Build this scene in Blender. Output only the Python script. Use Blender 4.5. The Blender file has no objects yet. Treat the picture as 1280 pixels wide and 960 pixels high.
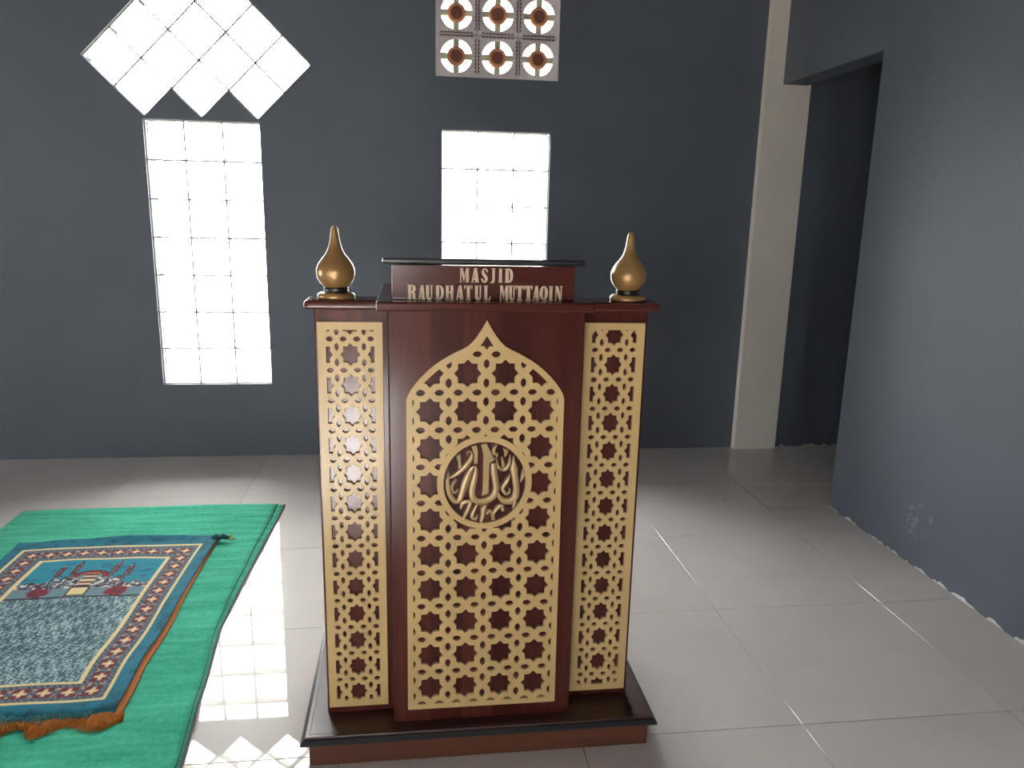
import bpy, bmesh, math, random
from mathutils import Vector, Matrix
random.seed(7)
scene = bpy.context.scene
col = scene.collection

# ------------------------------------------------------------------ camera
F_PX, PITCH, YAW, ROLL = 955.84, 0.22115, 0.12937, 0.02216
CAM = Vector((1.316, 0.0, 1.316))
def camera():
    f = Vector((math.sin(YAW)*math.cos(PITCH), math.cos(YAW)*math.cos(PITCH), -math.sin(PITCH)))
    r = Vector((math.cos(YAW), -math.sin(YAW), 0)); u = r.cross(f)
    r2 = math.cos(ROLL)*r + math.sin(ROLL)*u
    u2 = -math.sin(ROLL)*r + math.cos(ROLL)*u
    m = Matrix.Identity(4)
    for i in range(3):
        m[i][0], m[i][1], m[i][2], m[i][3] = r2[i], u2[i], -f[i], CAM[i]
    cd = bpy.data.cameras.new('camera'); cd.sensor_fit = 'HORIZONTAL'; cd.sensor_width = 36
    cd.lens = F_PX/1280*36; cd.clip_start = .02
    c = bpy.data.objects.new('camera', cd); c.matrix_world = m
    col.objects.link(c); scene.camera = c
camera()

# ------------------------------------------------------------------ light
SKY = 33.0
w = bpy.data.worlds.new('overcast_sky'); scene.world = w; w.use_nodes = True
bg = w.node_tree.nodes['Background']
bg.inputs[0].default_value = (1, .985, .965, 1); bg.inputs[1].default_value = SKY
scene.view_settings.view_transform = 'Standard'; scene.view_settings.look = 'None'
scene.view_settings.gamma = 1; scene.view_settings.exposure = 0
scene.view_settings.use_curve_mapping = False
scene.cycles.max_bounces = 10; scene.cycles.diffuse_bounces = 6
scene.cycles.transparent_max_bounces = 16
scene.cycles.sample_clamp_indirect = 12

sun = bpy.data.lights.new('sun', 'SUN'); sun.energy = 105; sun.angle = math.radians(.6); sun.color = (1, .97, .93)
so = bpy.data.objects.new('sun', sun); col.objects.link(so)     # low sun from behind the camera, falls on the floor through a rear window
so.rotation_euler = (math.radians(66.5), 0, 0)

# room extents (metres)
XL, XR, XA = -7.5, 3.245, 5.4          # left wall, right wall face, far wall of the side room
YB, YF = -4.3, 4.100                   # rear wall, front wall with the windows
ZC = 3.5
WT = .15                               # wall thickness
RW_T = .135                            # right wall thickness
Y_END = 3.166                          # where the right wall stops
Z_HEAD = 2.0
# daylight openings behind and beside the camera: (u0, u1, z0, z1)
REAR_OPEN = [(.55, 1.10, .82, 1.96), (-1.16, -.6, .395, 1.72), (-3.1, -2.54, .395, 1.72)]
LEFT_OPEN = [(1.9, 3.6, 0, 1.55)]
def portal(name, loc, rot, sx, sy):
    ld = bpy.data.lights.new(name, 'AREA'); ld.shape = 'RECTANGLE'; ld.size = sx; ld.size_y = sy
    ld.cycles.is_portal = True
    o = bpy.data.objects.new(name, ld); o.location = loc; o.rotation_euler = rot; col.objects.link(o)
for (a, b, z0, z1) in REAR_OPEN:
    portal('daylight_portal', ((a+b)/2, YB-WT-.01, (z0+z1)/2), (math.pi/2, 0, math.pi), b-a, z1-z0)
for (a, b, z0, z1) in LEFT_OPEN:
    portal('daylight_portal', (XL-WT-.01, (a+b)/2, (z0+z1)/2), (math.pi/2, 0, -math.pi/2), b-a, z1-z0)
portal('daylight_portal', (.285, YF+WT+.01, 1.47), (math.pi/2, 0, 0), 1.1, 2.2)
portal('daylight_portal', (1.74, YF+WT+.01, 1.4), (math.pi/2, 0, 0), .65, 2.05)

# ------------------------------------------------------------------ materials
def lin(c):
    return tuple(((v/255)/12.92 if v/255 <= .04045 else (((v/255)+.055)/1.055)**2.4) for v in c)
class Mat:
    def __init__(s, name):
        s.m = bpy.data.materials.new(name); s.m.use_nodes = True
        s.nt = s.m.node_tree; s.b = s.nt.nodes['Principled BSDF']
    def n(s, t, **k):
        x = s.nt.nodes.new(t)
        for a, v in k.items():
            if a.startswith('i_'): x.inputs[a[2:].replace('_', ' ')].default_value = v
            else: setattr(x, a, v)
        return x
    def l(s, a, b): s.nt.links.new(a, b)
def basic(name, rgb, rough=.5, metal=0, var=.0, scale=(8, 8, 8), bump=0, bscale=200, coat=0, spec=.5):
    M = Mat(name); b = M.b
    c = lin(rgb)
    b.inputs['Roughness'].default_value = rough; b.inputs['Metallic'].default_value = metal
    b.inputs['Specular IOR Level'].default_value = spec
    if coat: b.inputs['Coat Weight'].default_value = coat; b.inputs['Coat Roughness'].default_value = .12
    b.inputs['Base Color'].default_value = (*c, 1)
    if var:
        g = M.n('ShaderNodeNewGeometry'); mp = M.n('ShaderNodeMapping'); mp.inputs['Scale'].default_value = scale
        M.l(g.outputs['Position'], mp.inputs['Vector'])
        no = M.n('ShaderNodeTexNoise', i_Scale=1.0, i_Detail=6.0, i_Roughness=.6); M.l(mp.outputs[0], no.inputs['Vector'])
        r = M.n('ShaderNodeValToRGB'); r.color_ramp.elements[0].position = .3; r.color_ramp.elements[1].position = .7
        r.color_ramp.elements[0].color = (*[v*(1-var) for v in c], 1)
        r.color_ramp.elements[1].color = (*[min(1, v*(1+var)) for v in c], 1)
        M.l(no.outputs[0], r.inputs[0]); M.l(r.outputs[0], b.inputs['Base Color'])
    if bump:
        g2 = M.n('ShaderNodeNewGeometry')
        nb = M.n('ShaderNodeTexNoise', i_Scale=bscale, i_Detail=3.0); M.l(g2.outputs['Position'], nb.inputs['Vector'])
        bp = M.n('ShaderNodeBump', i_Strength=bump, i_Distance=.002); M.l(nb.outputs[0], bp.inputs['Height'])
        M.l(bp.outputs[0], b.inputs['Normal'])
    return M.m

def wall_material():
    M = Mat('slate_blue_wall_paint'); b = M.b
    base = lin((87, 94, 104))
    g = M.n('ShaderNodeNewGeometry')
    n1 = M.n('ShaderNodeTexNoise', i_Scale=1.3, i_Detail=7.0, i_Roughness=.62); M.l(g.outputs['Position'], n1.inputs['Vector'])
    r1 = M.n('ShaderNodeValToRGB')
    r1.color_ramp.elements[0].position = .3; r1.color_ramp.elements[1].position = .75
    r1.color_ramp.elements[0].color = (*[v*.88 for v in base], 1); r1.color_ramp.elements[1].color = (*[v*1.1 for v in base], 1)
    M.l(n1.outputs[0], r1.inputs[0])
    # chalky scuff on the right wall, a shape of its own
    sub = M.n('ShaderNodeVectorMath', operation='SUBTRACT'); sub.inputs[1].default_value = (3.245, 2.56, .19)
    M.l(g.outputs['Position'], sub.inputs[0])
    sc = M.n('ShaderNodeVectorMath', operation='MULTIPLY'); sc.inputs[1].default_value = (9, 9.5, 11.5); M.l(sub.outputs[0], sc.inputs[0])
    ln = M.n('ShaderNodeVectorMath', operation='LENGTH'); M.l(sc.outputs[0], ln.inputs[0])
    n2 = M.n('ShaderNodeTexNoise', i_Scale=26.0, i_Detail=6.0, i_Roughness=.7, i_Distortion=1.2); M.l(g.outputs['Position'], n2.inputs['Vector'])
    mr = M.n('ShaderNodeMapRange'); mr.inputs['From Min'].default_value = 1.0; mr.inputs['From Max'].default_value = .2
    mr.inputs['To Min'].default_value = 0; mr.inputs['To Max'].default_value = 1; M.l(ln.outputs['Value'], mr.inputs['Value'])
    m2 = M.n('ShaderNodeMapRange'); m2.inputs['From Min'].default_value = .52; m2.inputs['From Max'].default_value = .68
    M.l(n2.outputs[0], m2.inputs['Value'])
    mul = M.n('ShaderNodeMath', operation='MULTIPLY'); M.l(mr.outputs[0], mul.inputs[0]); M.l(m2.outputs[0], mul.inputs[1])
    m07 = M.n('ShaderNodeMath', operation='MULTIPLY'); m07.inputs[1].default_value = .6; M.l(mul.outputs[0], m07.inputs[0])
    # chipped plaster along the foot of the wall
    sx = M.n('ShaderNodeSeparateXYZ'); M.l(g.outputs['Position'], sx.inputs[0])
    n3 = M.n('ShaderNodeTexNoise', i_Scale=14.0, i_Detail=5.0); M.l(g.outputs['Position'], n3.inputs['Vector'])
    ht = M.n('ShaderNodeMapRange'); ht.inputs['From Min'].default_value = .38; ht.inputs['From Max'].default_value = .72
    ht.inputs['To Min'].default_value = -.004; ht.inputs['To Max'].default_value = .022; M.l(n3.outputs[0], ht.inputs['Value'])
    lt = M.n('ShaderNodeMath', operation='LESS_THAN'); M.l(sx.outputs['Z'], lt.inputs[0]); M.l(ht.outputs[0], lt.inputs[1])
    gx = M.n('ShaderNodeMath', operation='GREATER_THAN'); gx.inputs[1].default_value = 3.2; M.l(sx.outputs['X'], gx.inputs[0])
    lx = M.n('ShaderNodeMath', operation='MULTIPLY'); M.l(lt.outputs[0], lx.inputs[0]); M.l(gx.outputs[0], lx.inputs[1])
    mx = M.n('ShaderNodeMath', operation='MAXIMUM'); M.l(m07.outputs[0], mx.inputs[0]); M.l(lx.outputs[0], mx.inputs[1])
    mix = M.n('ShaderNodeMix', data_type='RGBA'); M.l(mx.outputs[0], mix.inputs[0])
    M.l(r1.outputs[0], mix.inputs[6]); mix.inputs[7].default_value = (*lin((205, 208, 205)), 1)
    M.l(mix.outputs[2], b.inputs['Base Color'])
    b.inputs['Roughness'].default_value = .55; b.inputs['Specular IOR Level'].default_value = .3
    nb = M.n('ShaderNodeTexNoise', i_Scale=60.0, i_Detail=4.0); M.l(g.outputs['Position'], nb.inputs['Vector'])
    bp = M.n('ShaderNodeBump', i_Strength=.15, i_Distance=.004); M.l(nb.outputs[0], bp.inputs['Height']); M.l(bp.outputs[0], b.inputs['Normal'])
    return M.m

def tile_material():
    M = Mat('polished_porcelain_tile'); b = M.b
    g = M.n('ShaderNodeNewGeometry'); oi = M.n('ShaderNodeObjectInfo')
    n1 = M.n('ShaderNodeTexNoise', i_Scale=2.2, i_Detail=6.0, i_Roughness=.6); M.l(g.outputs['Position'], n1.inputs['Vector'])
    c = lin((219, 211, 207))
    r = M.n('ShaderNodeValToRGB'); r.color_ramp.elements[0].position = .3; r.color_ramp.elements[1].position = .7
    r.color_ramp.elements[0].color = (*[v*.95 for v in c], 1); r.color_ramp.elements[1].color = (*[v*1.04 for v in c], 1)
    M.l(n1.outputs[0], r.inputs[0])
    hs = M.n('ShaderNodeHueSaturation'); M.l(r.outputs[0], hs.inputs['Color'])
    mr = M.n('ShaderNodeMapRange'); mr.inputs['To Min'].default_value = .97; mr.inputs['To Max'].default_value = 1.03
    M.l(oi.outputs['Random'], mr.inputs['Value']); M.l(mr.outputs[0], hs.inputs['Value'])
    # specks of dirt
    vo = M.n('ShaderNodeTexVoronoi', i_Scale=3.0); M.l(g.outputs['Position'], vo.inputs['Vector'])
    lt = M.n('ShaderNodeMath', operation='LESS_THAN'); lt.inputs[1].default_value = .018; M.l(vo.outputs['Distance'], lt.inputs[0])
    mix = M.n('ShaderNodeMix', data_type='RGBA'); M.l(lt.outputs[0], mix.inputs[0]); M.l(hs.outputs[0], mix.inputs[6])
    mix.inputs[7].default_value = (*lin((120, 108, 100)), 1)
    M.l(mix.outputs[2], b.inputs['Base Color'])
    b.inputs['Roughness'].default_value = .3; b.inputs['Specular IOR Level'].default_value = .03
    b.inputs['Coat Weight'].default_value = .85; b.inputs['Coat Roughness'].default_value = .018; b.inputs['Coat IOR'].default_value = 1.5
    nb = M.n('ShaderNodeTexNoise', i_Scale=5.0, i_Detail=2.0); M.l(g.outputs['Position'], nb.inputs['Vector'])
    bp = M.n('ShaderNodeBump', i_Strength=.012, i_Distance=.004); M.l(nb.outputs[0], bp.inputs['Height']); M.l(bp.outputs[0], b.inputs['Normal'])
    return M.m

def wood_material(name, dark, light, axis='z', rough=.25, coat=.5, board=.0):
    M = Mat(name); b = M.b
    g = M.n('ShaderNodeNewGeometry'); mp = M.n('ShaderNodeMapping')
    mp.inputs['Scale'].default_value = (38, 38, 2.2) if axis == 'z' else (2.2, 38, 38)
    M.l(g.outputs['Position'], mp.inputs['Vector'])
    n1 = M.n('ShaderNodeTexNoise', i_Scale=1.0, i_Detail=7.0, i_Roughness=.65, i_Distortion=.6); M.l(mp.outputs[0], n1.inputs['Vector'])
    r = M.n('ShaderNodeValToRGB'); r.color_ramp.elements[0].position = .28; r.color_ramp.elements[1].position = .75
    r.color_ramp.elements[0].color = (*lin(dark), 1); r.color_ramp.elements[1].color = (*lin(light), 1)
    M.l(n1.outputs[0], r.inputs[0]); out = r.outputs[0]
    if board:
        sx = M.n('ShaderNodeSeparateXYZ'); M.l(g.outputs['Position'], sx.inputs[0])
        dv = M.n('ShaderNodeMath', operation='DIVIDE'); dv.inputs[1].default_value = board
        M.l(sx.outputs['X' if axis == 'z' else 'Z'], dv.inputs[0])
        fl = M.n('ShaderNodeMath', operation='FLOOR'); M.l(dv.outputs[0], fl.inputs[0])
        wn = M.n('ShaderNodeTexWhiteNoise', noise_dimensions='1D'); M.l(fl.outputs[0], wn.inputs['W'])
        mr = M.n('ShaderNodeMapRange'); mr.inputs['To Min'].default_value = .75; mr.inputs['To Max'].default_value = 1.2
        M.l(wn.outputs[0], mr.inputs['Value'])
        hs = M.n('ShaderNodeHueSaturation'); M.l(mr.outputs[0], hs.inputs['Value']); M.l(out, hs.inputs['Color']); out = hs.outputs[0]
    M.l(out, b.inputs['Base Color'])
    b.inputs['Roughness'].default_value = rough
    b.inputs['Coat Weight'].default_value = coat; b.inputs['Coat Roughness'].default_value = .1
    bp = M.n('ShaderNodeBump', i_Strength=.04, i_Distance=.001); M.l(n1.outputs[0], bp.inputs['Height']); M.l(bp.outputs[0], b.inputs['Normal'])
    return M.m

def glass_block_material():
    M = Mat('clear_glass_block'); nt = M.nt; nt.nodes.remove(M.b)
    out = nt.nodes['Material Output']
    tr = M.n('ShaderNodeBsdfTransparent'); tr.inputs[0].default_value = (.97, .985, .98, 1)
    gl = M.n('ShaderNodeBsdfGlossy'); gl.inputs['Roughness'].default_value = .08
    g = M.n('ShaderNodeNewGeometry'); nb = M.n('ShaderNodeTexNoise', i_Scale=30.0); M.l(g.outputs['Position'], nb.inputs['Vector'])
    bp = M.n('ShaderNodeBump', i_Strength=.3, i_Distance=.01); M.l(nb.outputs[0], bp.inputs['Height'])
    M.l(bp.outputs[0], gl.inputs['Normal'])
    fr = M.n('ShaderNodeFresnel', i_IOR=1.3); mx = M.n('ShaderNodeMixShader')
    M.l(fr.outputs[0], mx.inputs[0]); M.l(tr.outputs[0], mx.inputs[1]); M.l(gl.outputs[0], mx.inputs[2]); M.l(mx.outputs[0], out.inputs[0])
    return M.m

def mortar_material():
    M = Mat('pale_grey_joint_mortar'); nt = M.nt
    M.b.inputs['Base Color'].default_value = (*lin((140, 140, 142)), 1); M.b.inputs['Roughness'].default_value = .7
    t = M.n('ShaderNodeBsdfTranslucent'); t.inputs[0].default_value = (.8, .8, .8, 1)
    mx = M.n('ShaderNodeMixShader'); mx.inputs[0].default_value = .30
    M.l(M.b.outputs[0], mx.inputs[1]); M.l(t.outputs[0], mx.inputs[2]); M.l(mx.outputs[0], nt.nodes['Material Output'].inputs[0])
    return M.m

def carpet_material():
    M = Mat('green_felt_carpet'); b = M.b
    g = M.n('ShaderNodeNewGeometry')
    n1 = M.n('ShaderNodeTexNoise', i_Scale=60.0, i_Detail=8.0, i_Roughness=.8); M.l(g.outputs['Position'], n1.inputs['Vector'])
    mp = M.n('ShaderNodeMapping'); mp.inputs['Scale'].default_value = (4, 30, 10); M.l(g.outputs['Position'], mp.inputs['Vector'])
    n2 = M.n('ShaderNodeTexNoise', i_Scale=1.0, i_Detail=4.0); M.l(mp.outputs[0], n2.inputs['Vector'])
    ad = M.n('ShaderNodeMath', operation='ADD'); M.l(n1.outputs[0], ad.inputs[0]); M.l(n2.outputs[0], ad.inputs[1])
    hf = M.n('ShaderNodeMath', operation='MULTIPLY'); hf.inputs[1].default_value = .5; M.l(ad.outputs[0], hf.inputs[0])
    r = M.n('ShaderNodeValToRGB'); r.color_ramp.elements[0].position = .35; r.color_ramp.elements[1].position = .65
    r.color_ramp.elements[0].color = (*lin((24, 152, 118)), 1); r.color_ramp.elements[1].color = (*lin((80, 204, 168)), 1)
    M.l(hf.outputs[0], r.inputs[0]); M.l(r.outputs[0], b.inputs['Base Color'])
    b.inputs['Roughness'].default_value = .95; b.inputs['Specular IOR Level'].default_value = .1
    b.inputs['Sheen Weight'].default_value = .12
    n3 = M.n('ShaderNodeTexNoise', i_Scale=350.0, i_Detail=3.0); M.l(g.outputs['Position'], n3.inputs['Vector'])
    bp = M.n('ShaderNodeBump', i_Strength=.6, i_Distance=.003); M.l(n3.outputs[0], bp.inputs['Height']); M.l(bp.outputs[0], b.inputs['Normal'])
    return M.m

def rug_material():
    M = Mat('woven_rug_pile'); b = M.b
    a = M.n('ShaderNodeAttribute', attribute_name='weave'); M.l(a.outputs['Color'], b.inputs['Base Color'])
    b.inputs['Roughness'].default_value = .85; b.inputs['Sheen Weight'].default_value = .08; b.inputs['Specular IOR Level'].default_value = .15
    g = M.n('ShaderNodeNewGeometry')
    n3 = M.n('ShaderNodeTexNoise', i_Scale=450.0, i_Detail=2.0); M.l(g.outputs['Position'], n3.inputs['Vector'])
    bp = M.n('ShaderNodeBump', i_Strength=.5, i_Distance=.002); M.l(n3.outputs[0], bp.inputs['Height']); M.l(bp.outputs[0], b.inputs['Normal'])
    return M.m

M_WALL = wall_material(); M_TILE = tile_material()
M_GROUT = basic('floor_grout', (160, 153, 150), .8, bump=.2)
M_CEIL = basic('grey_ceiling_paint', (105, 105, 104), .8, var=.03)
M_COL = basic('cream_white_column_paint', (206, 200, 192), .6, var=.05, scale=(3, 3, 1.5), bump=.15, bscale=50)
M_YARD = basic('pale_concrete_yard', (170, 165, 155), .9, var=.12, scale=(2, 2, 2))
M_GLASS = glass_block_material(); M_MORTAR = mortar_material()
M_WOODV = wood_material('dark_red_varnished_wood', (64, 28, 23), (90, 41, 34), 'z', .17, .0, .075)
M_WOODH = wood_material('dark_red_varnished_wood_crosswise', (66, 29, 24), (94, 43, 36), 'x', .17, .0)
M_PLINTH = wood_material('orange_brown_wood', (82, 46, 31), (110, 63, 42), 'x', .4, .25)
M_SLAB = wood_material('dark_walnut_slab', (54, 31, 28), (74, 43, 37), 'x', .38, .1)
M_BLACK = basic('black_lacquer', (36, 37, 42), .3, coat=.4)
M_GOLD = basic('tan_gold_painted_wood', (204, 174, 120), .24, var=.07, scale=(14, 14, 5), bump=.02, bscale=60)
M_CALLI = basic('antique_gold_relief', (178, 150, 104), .34, var=.12, scale=(30, 30, 30), metal=.25, coat=.3)
M_LETTER = basic('cream_letter_paint', (222, 196, 166), .5, var=.06, scale=(60, 60, 60))
M_FINIAL = basic('bronze_gold_lacquer', (164, 128, 80), .34, metal=.45, coat=.3)
M_FINDARK = basic('black_gold_ring', (30, 26, 22), .35)
M_VENT = basic('grey_cement_block', (214, 206, 208), .85, var=.12, scale=(25, 25, 25), bump=.5, bscale=90)
M_VENTARM = basic('mossy_cement_arm', (186, 186, 160), .85, var=.15, scale=(40, 40, 40), bump=.4)
M_TERRA = basic('terracotta_hub', (206, 144, 108), .75, var=.12, scale=(40, 40, 40))
M_TERRAD = basic('dark_terracotta_recess', (128, 76, 62), .8, var=.1, scale=(40, 40, 40))
M_TOOTH = basic('brown_toothed_edging', (108, 88, 88), .8)
M_GREEN = carpet_material(); M_RUG = rug_material()
M_HEM = basic('dark_grey_hem', (84, 96, 92), .9)
M_BACK = basic('rust_brown_rug_backing', (186, 110, 50), .9, var=.15, scale=(60, 60, 60), bump=.5, bscale=300)
M_FRO = basic('rust_orange_fringe', (200, 124, 46), .9, var=.2, scale=(80, 80, 80))
M_FRT = basic('teal_fringe', (70, 135, 138), .9, var=.2, scale=(80, 80, 80))
M_TEAL = basic('dark_teal_cord', (34, 88, 92), .8, var=.2, scale=(90, 90, 90))

# ------------------------------------------------------------------ mesh helpers
def link(name, me, mat=None, parent=None, loc=(0, 0, 0)):
    o = bpy.data.objects.new(name, me); o.location = loc
    if mat is not None and not me.materials: me.materials.append(mat)
    col.objects.link(o)
    if parent is not None: o.parent = parent
    return o
def empty(name, loc=(0, 0, 0)):
    o = bpy.data.objects.new(name, None); o.location = loc; o.empty_display_size = .1; col.objects.link(o); return o
def mesh(name, v, f, smooth=False):
    me = bpy.data.meshes.new(name); me.from_pydata(v, [], f); me.update()
    if smooth: me.polygons.foreach_set('use_smooth', [True]*len(me.polygons))
    return me
def box_vf(a, b):
    (x0, y0, z0), (x1, y1, z1) = a, b
    v = [(x0, y0, z0), (x1, y0, z0), (x1, y1, z0), (x0, y1, z0), (x0, y0, z1), (x1, y0, z1), (x1, y1, z1), (x0, y1, z1)]
    f = [(0, 3, 2, 1), (4, 5, 6, 7), (0, 1, 5, 4), (1, 2, 6, 5), (2, 3, 7, 6), (3, 0, 4, 7)]
    return v, f
def boxes(name, lst):
    V, Fc = [], []
    for a, b in lst:
        v, f = box_vf(a, b); k = len(V); V += v; Fc += [tuple(i+k for i in q) for q in f]
    return mesh(name, V, Fc)
def bevel_mesh(me, r, seg=2):
    bm = bmesh.new(); bm.from_mesh(me)
    bmesh.ops.bevel(bm, geom=bm.edges[:], offset=r, segments=seg, profile=.5, affect='EDGES', clamp_overlap=True)
    bm.to_mesh(me); bm.free(); return me
def bbox(name, a, b, r=.002, seg=2): return bevel_mesh(boxes(name, [(a, b)]), r, seg)
def prism_mesh(name, polys, y0, y1):
    """polygons in the x-z plane extruded from y0 (front) to y1"""
    V, Fc = [], []
    for p in polys:
        ar = sum(p[i][0]*p[(i+1) % len(p)][1]-p[(i+1) % len(p)][0]*p[i][1] for i in range(len(p)))
        if ar < 0: p = p[::-1]
        k = len(V); n = len(p)
        V += [(x, y0, z) for x, z in p]+[(x, y1, z) for x, z in p]
        Fc.append(tuple(k+i for i in range(n))); Fc.append(tuple(k+n+i for i in reversed(range(n))))
        for i in range(n):
            j = (i+1) % n; Fc.append((k+i, k+n+i, k+n+j, k+j))
    return mesh(name, V, Fc)
def plate(name, outlines, thick, bev=0.0):
    """flat plate with holes: x-z outlines, thickness along y centred on 0"""
    cu = bpy.data.curves.new('plate', 'CURVE'); cu.dimensions = '2D'; cu.fill_mode = 'BOTH'
    cu.extrude = thick/2-bev; cu.bevel_depth = bev; cu.bevel_resolution = 1
    for p in outlines:
        s = cu.splines.new('POLY'); s.points.add(len(p)-1); s.use_cyclic_u = True
        for i, (x, z) in enumerate(p): s.points[i].co = (x, z, 0, 1)
    o = bpy.data.objects.new('plate', cu); col.objects.link(o)
    dg = bpy.context.evaluated_depsgraph_get(); dg.update()
    me = bpy.data.meshes.new_from_object(o.evaluated_get(dg)); me.name = name
    bpy.data.objects.remove(o); bpy.data.curves.remove(cu)
    me.transform(Matrix.Rotation(math.pi/2, 4, 'X')); me.materials.clear()
    me.polygons.foreach_set('use_smooth', [False]*len(me.polygons)); me.update()
    return me
def lathe(name, prof, n=40, smooth=True):
    V, Fc = [], []
    for r, z in prof:
        for i in range(n):
            a = 2*math.pi*i/n; V.append((r*math.cos(a), r*math.sin(a), z))
    for k in range(len(prof)-1):
        for i in range(n):
            j = (i+1) % n; Fc.append((k*n+i, k*n+j, (k+1)*n+j, (k+1)*n+i))
    Fc.append(tuple(reversed(range(n)))); Fc.append(tuple((len(prof)-1)*n+i for i in range(n)))
    me = mesh(name, V, Fc, smooth)
    return me
def structure(o): o['kind'] = 'structure'; return o

# ------------------------------------------------------------------ floor: grout bed and separate tiles
structure(link('floor', boxes('floor', [((XL, YB, -.05), (XA, YF, -.002))]), M_GROUT))
FLOOR = bpy.data.objects['floor']
TX, TY, GX, GY, J = .604, .606, 2.939, 2.283, .0017
shared = bevel_mesh(boxes('tile', [((-TX/2+J/2, -TY/2+J/2, -.012), (TX/2-J/2, TY/2-J/2, 0))]), .0008, 1)
shared.materials.append(M_TILE)
def tiles():
    for k, (xa, xb, ya, yb) in enumerate([(XL, XR, YB, Y_END), (XL, XA, Y_END, YF)]):
        i0 = math.floor((xa-GX)/TX); i1 = math.ceil((xb-GX)/TX)
        j0 = math.floor((ya-GY)/TY); j1 = math.ceil((yb-GY)/TY)
        for i in range(i0, i1):
            for j in range(j0, j1):
                x0, x1, y0, y1 = GX+i*TX, GX+(i+1)*TX, GY+j*TY, GY+(j+1)*TY
                if k == 0 and y1 > Y_END+.001 and x1 <= XR+.001: continue   # row shared with the far strip
                cx0, cx1 = max(x0, xa+J), min(x1, xb-J); cy0, cy1 = max(y0, ya+J), min(y1, yb-J)
                if k == 1 and j == j0 and x1 <= XR+.001: cy0 = y0
                if cx1-cx0 < .02 or cy1-cy0 < .02: continue
                if (cx0, cx1, cy0, cy1) == (x0, x1, y0, y1):
                    link('tile', shared, None, FLOOR, ((x0+x1)/2, (y0+y1)/2, 0))
                else:
                    me = bevel_mesh(boxes('tile', [((cx0+J/2, cy0+J/2, -.012), (cx1-J/2, cy1-J/2, 0))]), .0008, 1)
                    link('tile', me, M_TILE, FLOOR)
tiles()

# ------------------------------------------------------------------ walls and ceiling
structure(link('yard_ground', boxes('yard_ground', [((-30, -30, -.3), (30, 30, -.1))]), M_YARD))
structure(link('ceiling', boxes('ceiling', [((XL-WT, YB-WT, ZC), (XA+WT, YF+WT, ZC+.12))]), M_CEIL))

def wall_with_openings(name, u0, u1, ops, horizontal, p0, p1):
    """straight wall made of boxes around rectangular openings"""
    us = sorted({u0, u1}.union(*[{a, b} for a, b, _, _ in ops])); lst = []
    for a, b in zip(us[:-1], us[1:]):
        cut = [(z0, z1) for (c, d, z0, z1) in ops if c <= a+1e-6 and d >= b-1e-6]
        spans = [(-.05, ZC)] if not cut else [s for s in ((-.05, cut[0][0]-(0 if cut[0][0] > 0 else .002)), (cut[0][1], ZC)) if s[1]-s[0] > .01]
        for z0, z1 in spans:
            lst.append(((a, p0, z0), (b, p1, z1)) if horizontal else ((p0, a, z0), (p1, b, z1)))
    return structure(link(name, boxes(name, lst), M_WALL))
wall_with_openings('wall_rear', XL-WT, XR+RW_T, REAR_OPEN, True, YB-WT, YB)
wall_with_openings('wall_left', YB, YF, LEFT_OPEN, False, XL-WT, XL)

# front wall with the dome window, two block windows and the vent
DG = .266; DC = (.285, 2.001)
W1 = (.0105, .5605, .395, 1.721); W2 = (1.459, 2.022, .395, 1.719); VT = (1.4285, 2.0515, 1.974, 2.378)
def rect(a, b, c, d): return [(a, c), (b, c), (b, d), (a, d)]
cx, cz = DC; h = DG/2
dome = [(cx-2*DG, cz), (cx-DG, cz-DG), (cx-h, cz-h), (cx, cz-DG), (cx+h, cz-h), (cx+DG, cz-DG), (cx+2*DG, cz), (cx, cz+2*DG)]
me = plate('wall_front', [rect(XL-WT, XA+WT, -.05, ZC), dome, rect(*W1), rect(*W2), rect(*VT)], WT)
structure(link('wall_front', me, M_WALL, None, (0, YF+WT/2, 0)))
# right wall, header over the opening, side room shell
structure(link('wall_right', boxes('wall_right', [((XR, YB, -.05), (XR+RW_T, Y_END, ZC)), ((XR, Y_END, Z_HEAD), (XR+RW_T, YF-.045, ZC))]), M_WALL))
structure(link('wall_side_room_end', boxes('wall_side_room_end', [((XA, Y_END-1.0, -.05), (XA+WT, YF, ZC))]), M_WALL))
structure(link('wall_side_room_rear', boxes('wall_side_room_rear', [((XR+RW_T, Y_END-1.0-WT, -.05), (XA+WT, Y_END-1.0, ZC))]), M_WALL))
link('tile', bevel_mesh(boxes('tile', [((XR+RW_T+.003, Y_END-1.0, -.012), (XA-.003, Y_END-.003, 0))]), .0008, 1), M_TILE, FLOOR)
structure(link('trim_1', bbox('trim_1', (3.150, YF-.045, 0), (3.402, YF, ZC), .003), M_COL))

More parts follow.
